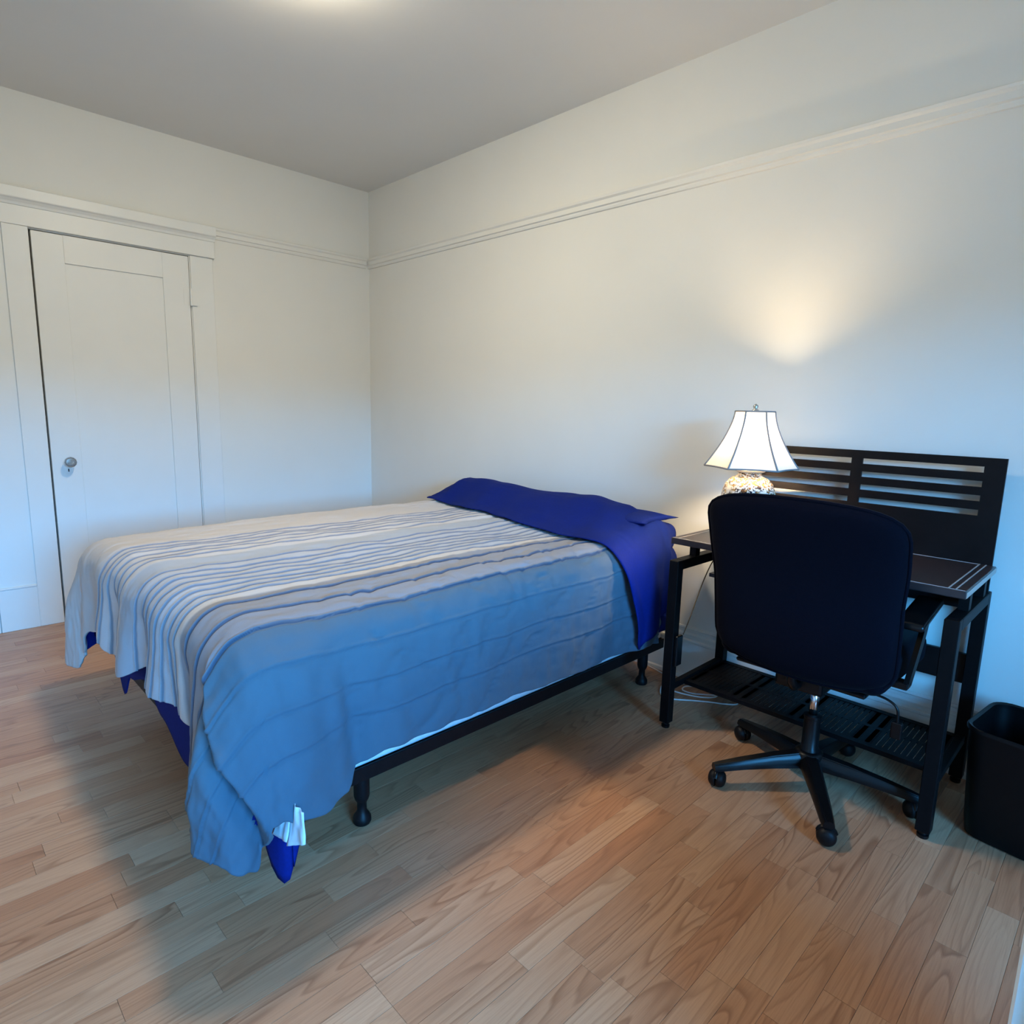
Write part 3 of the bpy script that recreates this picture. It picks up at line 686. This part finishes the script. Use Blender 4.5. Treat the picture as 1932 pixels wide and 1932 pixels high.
shade = link('shade', sh_, M['shade'], lp, local=True)
for seg in range(NP):
    link('rib_piping', tube(bmesh.new(), [shade_pt(seg * per, j / 12, 1.006) for j in range(13)], 0.0034, 6), M['piping'], shade, True, local=True)
for t in (0.0, 1.0):
    link('rim_piping', tube(bmesh.new(), [shade_pt(i % (NP * per), t, 1.004) for i in range(NP * per + 1)], 0.0032, 6), M['piping'], shade, True, local=True)
fin = lathe(bmesh.new(), [(0, 0.464), (0.016, 0.466), (0.012, 0.472), (0.006, 0.476), (0.010, 0.484), (0.007, 0.490), (0, 0.494)], (0, 0, 0), 20); link('finial', fin, M['silver'], lp, True, local=True)
cd = bmesh.new(); tube(cd, spline([(0.0, 0.055, 0.012), (-0.03, 0.14, 0.006), (-0.07, 0.185, 0.004), (-0.09, 0.2055, -0.010), (-0.10, 0.198, -0.055), (-0.118, 0.12, -0.085), (-0.130, 0.035, -0.115), (-0.133, -0.03, -0.185), (-0.130, -0.09, -0.265), (-0.126, -0.15, -0.345), (-0.123, -0.182, -0.378)], 8), 0.0022, 6)
o = link('cord', cd, M['cord'], lp, True, local=True); o['label'] = 'thin brown lamp cord'

# ------------------------------------------------------------------ office chair
ch = empty('office_chair', (3.362, -0.462, 0)); tag(ch, 'black fabric swivel office chair with armrests pushed in at the desk', 'chair')
CO = 0.030      # the column sits a little right of the cushion's middle
# back rest: padded shell, leaning back, wrapping slightly round
bk = bmesh.new(); nu, nv = 36, 40
def back_pt(a, t, side):
    """a -1..1 across, t 0..1 up, side +1 = rear face (to the camera)"""
    z = 0.415 + 0.565 * t
    hw = interp([(0, 0.262), (0.12, 0.274), (0.45, 0.276), (0.75, 0.286), (0.93, 0.290), (1, 0.284)], t)
    x = a * hw
    top = -0.030 * abs(a) ** 2.4 * t ** 4; botm = 0.020 * abs(a) ** 2 * (1 - t) ** 4
    y = -0.145 - 0.110 * t + 0.040 * abs(a) ** 2 + 0.018 * math.sin(t * PI) * 1.0
    th = 0.034 * (1 - abs(a) ** 6) ** 0.5 * max(0, 1 - abs(2 * t - 1) ** 10) ** 0.5
    rc = 1.0
    return Vector((x, y - side * th + (0.0 if side > 0 else 0.012 * (1 - a * a) * math.sin(t * PI)), z + top + botm))
def rr(a, b, p=5):
    """maps a square to a rounded square"""
    m = max(abs(a), abs(b))
    if m == 0: return a, b
    s = (abs(a / m) ** p + abs(b / m) ** p) ** (-1 / p); f = 1 + (s - 1) * m ** 3
    return a * f, b * f
for side in (1, -1):
    g = []
    for j in range(nv + 1):
        g.append([])
        for i in range(nu + 1):
            a, b = rr(-1 + 2 * i / nu, -1 + 2 * j / nv, 9)
            ed = max(abs(-1 + 2 * i / nu), abs(-1 + 2 * j / nv))
            p = back_pt(a, (b + 1) / 2, side)
            q = back_pt(a, (b + 1) / 2, 0.0)
            th = math.sqrt(max(0, 1 - ed ** 8))
            mid = (back_pt(a * .999, (b * .999 + 1) / 2, 0))
            y = mid.y - side * 0.036 * th + (0.0 if side > 0 else 0.010 * (1 - a * a))
            g[-1].append(bk.verts.new((mid.x, y, mid.z)))
    for r0, r1 in zip(g, g[1:]):
        for i in range(nu): bk.faces.new((r0[i], r0[i + 1], r1[i + 1], r1[i]))
bmesh.ops.remove_doubles(bk, verts=bk.verts[:], dist=0.0015)
link('backrest', bk, M['fabric_black'], ch, True, local=True)
pipe = []
for i in range(0, 97):
    a = 2 * PI * i / 96; m = max(abs(math.cos(a)), abs(math.sin(a))); a_, b_ = rr(math.cos(a) / m, math.sin(a) / m, 9)
    pipe.append(back_pt(a_ * .999, (b_ * .999 + 1) / 2, 0))
link('welt', tube(bmesh.new(), pipe, 0.006, 6), M['fabric_black'], ch, True, local=True)
se = bmesh.new(); box(se, -0.255, 0.255, -0.135, 0.345, 0.405, 0.520, 0.040, 5)
for v in se.verts:
    v.co.z += -0.018 * smoothstep(0.22, 0.36, v.co.y) + 0.012 * abs(v.co.x / 0.255) ** 2
smooth_angle(link('seat', se, M['fabric_black'], ch, local=True), 60)
link('seat_pan', B(-0.20, 0.20, -0.10, 0.29, 0.392, 0.406, 0.004), M['plastic'], ch, local=True)
link('tilt_mechanism', B(-0.075, 0.075, -0.08, 0.12, 0.345, 0.392, 0.01, 2), M['plastic'], ch, local=True)
for zz in ((0,),):
    sp = bmesh.new(); tube(sp, [(0, -0.04, 0.365), (0, -0.11, 0.37), (0, -0.135, 0.40), (0, -0.14, 0.47)], 0.014, 8); link('back_bracket', sp, M['plastic'], ch, True, local=True)
for s in (-1, 1):
    ax = 0.280 if s > 0 else 0.262
    ap = bmesh.new(); box(ap, s * ax - 0.036, s * ax + 0.036, -0.095, 0.185, 0.640, 0.662, 0.009, 3)
    for v in ap.verts:
        k = (v.co.y - 0.045) / 0.14; v.co.z += 0.006 - 0.016 * max(0, abs(k) - 0.55) + 0.010 * k; v.co.x += -s * 0.006 * k
    pad = smooth_angle(link('arm_pad', ap, M['plastic'], ch, local=True), 50)
    link('arm_bracket', B(min(s * 0.20, s * 0.285), max(s * 0.20, s * 0.285), -0.018, 0.022, 0.425, 0.447, 0.003), M['plastic'], ch, local=True)
    au = bmesh.new()
    path = spline([(s * ax, 0.000, 0.440), (s * (ax + 0.004), 0.030, 0.505), (s * (ax + 0.006), 0.075, 0.580), (s * (ax + 0.002), 0.125, 0.632), (s * ax, 0.140, 0.645)], 5)
    rg = []
    for i, p in enumerate(path):
        d = (path[min(i + 1, len(path) - 1)] - path[max(i - 1, 0)]).normalized(); sx_ = Vector((1, 0, 0)); n_ = d.cross(sx_).normalized()
        rg.append([au.verts.new(p + sx_ * q * 0.007 + n_ * w * 0.018) for q, w in ((-1, -1), (1, -1), (1, 1), (-1, 1))])
    for a, b in zip(rg, rg[1:]):
        for i in range(4): au.faces.new((a[i], a[(i + 1) % 4], b[(i + 1) % 4], b[i]))
    au.faces.new(rg[0][::-1]); au.faces.new(rg[-1])
    bmesh.ops.bevel(au, geom=[e_ for e_ in au.edges if len(e_.link_faces) == 2 and e_.calc_face_angle(0) > 1.0], offset=0.003, segments=2, affect='EDGES')
    smooth_angle(link('arm_support', au, M['plastic'], ch, local=True), 40)
lv_ = bmesh.new(); tube(lv_, spline([(0.07, 0.0, 0.372), (0.19, 0.0, 0.380), (0.240, 0.0, 0.374), (0.264, 0.0, 0.354), (0.268, 0.0, 0.312)], 6), 0.004, 8)
lever = link('lever', lv_, M['plastic'], ch, True, local=True)
link('lever_paddle', B(0.252, 0.284, -0.006, 0.008, 0.262, 0.316, 0.005, 2), M['plastic'], lever, local=True)
link('gas_lift', tube(bmesh.new(), [(CO, 0, 0.235), (CO, 0, 0.348)], 0.0135, 20), M['chrome'], ch, True, local=True)
smooth_angle(link('lift_cover', lathe(bmesh.new(), [(0, 0.075), (0.030, 0.075), (0.030, 0.135), (0.026, 0.140), (0.026, 0.238), (0.028, 0.240), (0.028, 0.250), (0.0137, 0.252)], (CO, 0, 0), 28), M['plastic'], ch, local=True), 40)
base = link('star_base', lathe(bmesh.new(), [(0, 0.070), (0.045, 0.070), (0.050, 0.080), (0.046, 0.118), (0.034, 0.128), (0, 0.128)], (CO, 0, 0), 30), M['plastic'], ch, True, local=True)
for kk in range(5):
    an = math.radians(-131 + 72 * kk); c, s_ = math.cos(an), math.sin(an); rot = Matrix.Translation((CO, 0, 0)) @ Matrix.Rotation(an, 4, 'Z'); rdir = Vector((c, s_, 0))
    arm = bmesh.new()
    def ring(x, w, z0, z1): return [arm.verts.new(rot @ Vector((x, yy, zz))) for yy, zz in ((-w, z0), (w, z0), (w, z0 + (z1 - z0) * .6), (w * .6, z1), (-w * .6, z1), (-w, z0 + (z1 - z0) * .6))]
    rg = [ring(0.03, 0.030, 0.074, 0.122), ring(0.12, 0.026, 0.072, 0.112), ring(0.22, 0.022, 0.066, 0.096), ring(0.295, 0.019, 0.058, 0.083), ring(0.318, 0.016, 0.057, 0.078)]
    for a, b in zip(rg, rg[1:]):
        for i in range(6): arm.faces.new((a[i], a[(i + 1) % 6], b[(i + 1) % 6], b[i]))
    arm.faces.new(rg[0][::-1]); arm.faces.new(rg[-1])
    bmesh.ops.bevel(arm, geom=[e_ for e_ in arm.edges if abs((e_.verts[0].co - e_.verts[1].co).normalized().dot(rdir)) > 0.7], offset=0.003, segments=2, affect='EDGES')
    smooth_angle(link('base_arm', arm, M['plastic'], base, local=True), 45)
    cx, cy = CO + 0.303 * c, 0.303 * s_; ca = an + 0.9 + 0.5 * kk
    cs = bmesh.new(); q = Matrix.Translation((cx, cy, 0)) @ Matrix.Rotation(ca, 4, 'Z')
    tube(cs, [q @ Vector((0, 0, 0.032)), q @ Vector((0, 0, 0.062))], 0.007, 10)
    lathe(cs, [(0, 0.062), (0.015, 0.060), (0.013, 0.050), (0, 0.049)], q @ Vector((0, 0, 0)), 16)
    hood = bmesh.new(); tube(hood, [q @ Vector((0.024 * math.cos(t), 0, 0.028 + 0.026 * math.sin(t))) for t in [i * PI / 10 for i in range(1, 10)]], 0.008, 8); join(cs, hood)
    caster = smooth_angle(link('caster', cs, M['plastic'], ch, local=True), 45)
    for sg in (-1, 1):
        wl = bmesh.new(); wm = q @ Matrix.Translation((0, sg * 0.004, 0.0275)) @ Matrix.Rotation(-sg * PI / 2, 4, 'X')
        lathe(wl, [(0, -0.002), (0.0255, -0.002), (0.0275, 0.001), (0.0272, 0.007), (0.0245, 0.015), (0.018, 0.0205), (0.009, 0.0235), (0, 0.0245)], (0, 0, 0), 26, mat=wm)
        link('wheel', wl, M['wheel'], caster, True, local=True)

# ------------------------------------------------------------------ waste bin
bn = empty('waste_bin', (3.915, -0.262, 0), math.radians(-7)); tag(bn, 'black plastic wastebasket with rounded corners standing right of the desk', 'bin')
def rrect(w, d, r, z, n=6):
    out = []
    for (sx_, sy_, a0) in ((1, 1, 0), (-1, 1, 90), (-1, -1, 180), (1, -1, 270)):
        for i in range(n + 1):
            a = math.radians(a0 + 90 * i / n); out.append(Vector((sx_ * (w / 2 - r) + r * math.cos(a), sy_ * (d / 2 - r) + r * math.sin(a), z)))
    return out
def loft(bm, rings_, cap0=False, cap1=False):
    R_ = [[bm.verts.new(p) for p in rg] for rg in rings_]; n = len(R_[0])
    for a, b in zip(R_, R_[1:]):
        for i in range(n): bm.faces.new((a[i], a[(i + 1) % n], b[(i + 1) % n], b[i]))
    if cap0: bm.faces.new(R_[0][::-1])
    if cap1: bm.faces.new(R_[-1])
    return bm
bb_ = loft(bmesh.new(), [rrect(0.175, 0.225, 0.04, 0.0), rrect(0.195, 0.245, 0.048, 0.006), rrect(0.205, 0.255, 0.05, 0.05), rrect(0.236, 0.286, 0.052, 0.330), rrect(0.226, 0.276, 0.048, 0.330), rrect(0.196, 0.246, 0.045, 0.052), rrect(0.18, 0.23, 0.04, 0.012)], True, True)
smooth_angle(link('body', bb_, M['bin'], bn, local=True), 40)
rim = loft(bmesh.new(), [rrect(0.236, 0.286, 0.052, 0.326), rrect(0.246, 0.296, 0.056, 0.328), rrect(0.248, 0.298, 0.057, 0.338), rrect(0.240, 0.290, 0.054, 0.342), rrect(0.224, 0.274, 0.048, 0.338), rrect(0.224, 0.274, 0.048, 0.326)])
smooth_angle(link('rim', rim, M['bin'], bn, local=True), 60)

# ------------------------------------------------------------------ white cabinet whose corner enters the frame at lower right
cb_ = empty('white_cabinet', (4.25, -1.5, 0)); tag(cb_, 'white painted cabinet corner at the right edge, nearest the camera', 'cabinet')
link('body', B(4.038, 4.50, -1.74, -1.28, 0.0, 0.725, 0.003), M['trim'], cb_)
cdoor = link('door', B(4.07, 4.47, -1.756, -1.741, 0.08, 0.70, 0.003), M['trim'], cb_)
link('knob', lathe(bmesh.new(), [(0, -0.024), (0.012, -0.022), (0.014, -0.014), (0.006, -0.006), (0.006, 0.0)], (4.43, -1.757, 0.45), 16, mat=Matrix.Rotation(-PI / 2, 4, 'X')), M['silver'], cdoor, True)
link('worktop', B(4.036, 4.52, -1.762, -1.27, 0.726, 0.742, 0.004), M['trim'], cb_)

# ------------------------------------------------------------------ white cables on the floor
def floor_cable(pts, name, label):
    t = bmesh.new(); tube(t, spline(pts, 8), 0.0032, 7); o = link(name, t, M['cable'], None, True); tag(o, label, 'cable'); return o
floor_cable([(2.49, -0.030, 0.005), (2.60, -0.06, 0.004), (2.64, -0.12, 0.004), (2.66, -0.19, 0.004), (2.70, -0.25, 0.004), (2.75, -0.255, 0.004), (2.82, -0.20, 0.004), (2.88, -0.155, 0.004), (2.93, -0.125, 0.004), (2.965, -0.09, 0.004), (2.95, -0.06, 0.005), (2.90, -0.07, 0.010), (2.84, -0.115, 0.010), (2.79, -0.15, 0.010), (2.745, -0.15, 0.010), (2.735, -0.11, 0.010), (2.77, -0.07, 0.010), (2.83, -0.06, 0.011), (2.875, -0.085, 0.011), (2.865, -0.13, 0.011), (2.81, -0.17, 0.011), (2.72, -0.19, 0.010), (2.66, -0.16, 0.010), (2.69, -0.10, 0.006), (2.74, -0.045, 0.004), (2.78, -0.034, 0.004)], 'extension_cable', 'looped white cable lying on the floor under the desk')
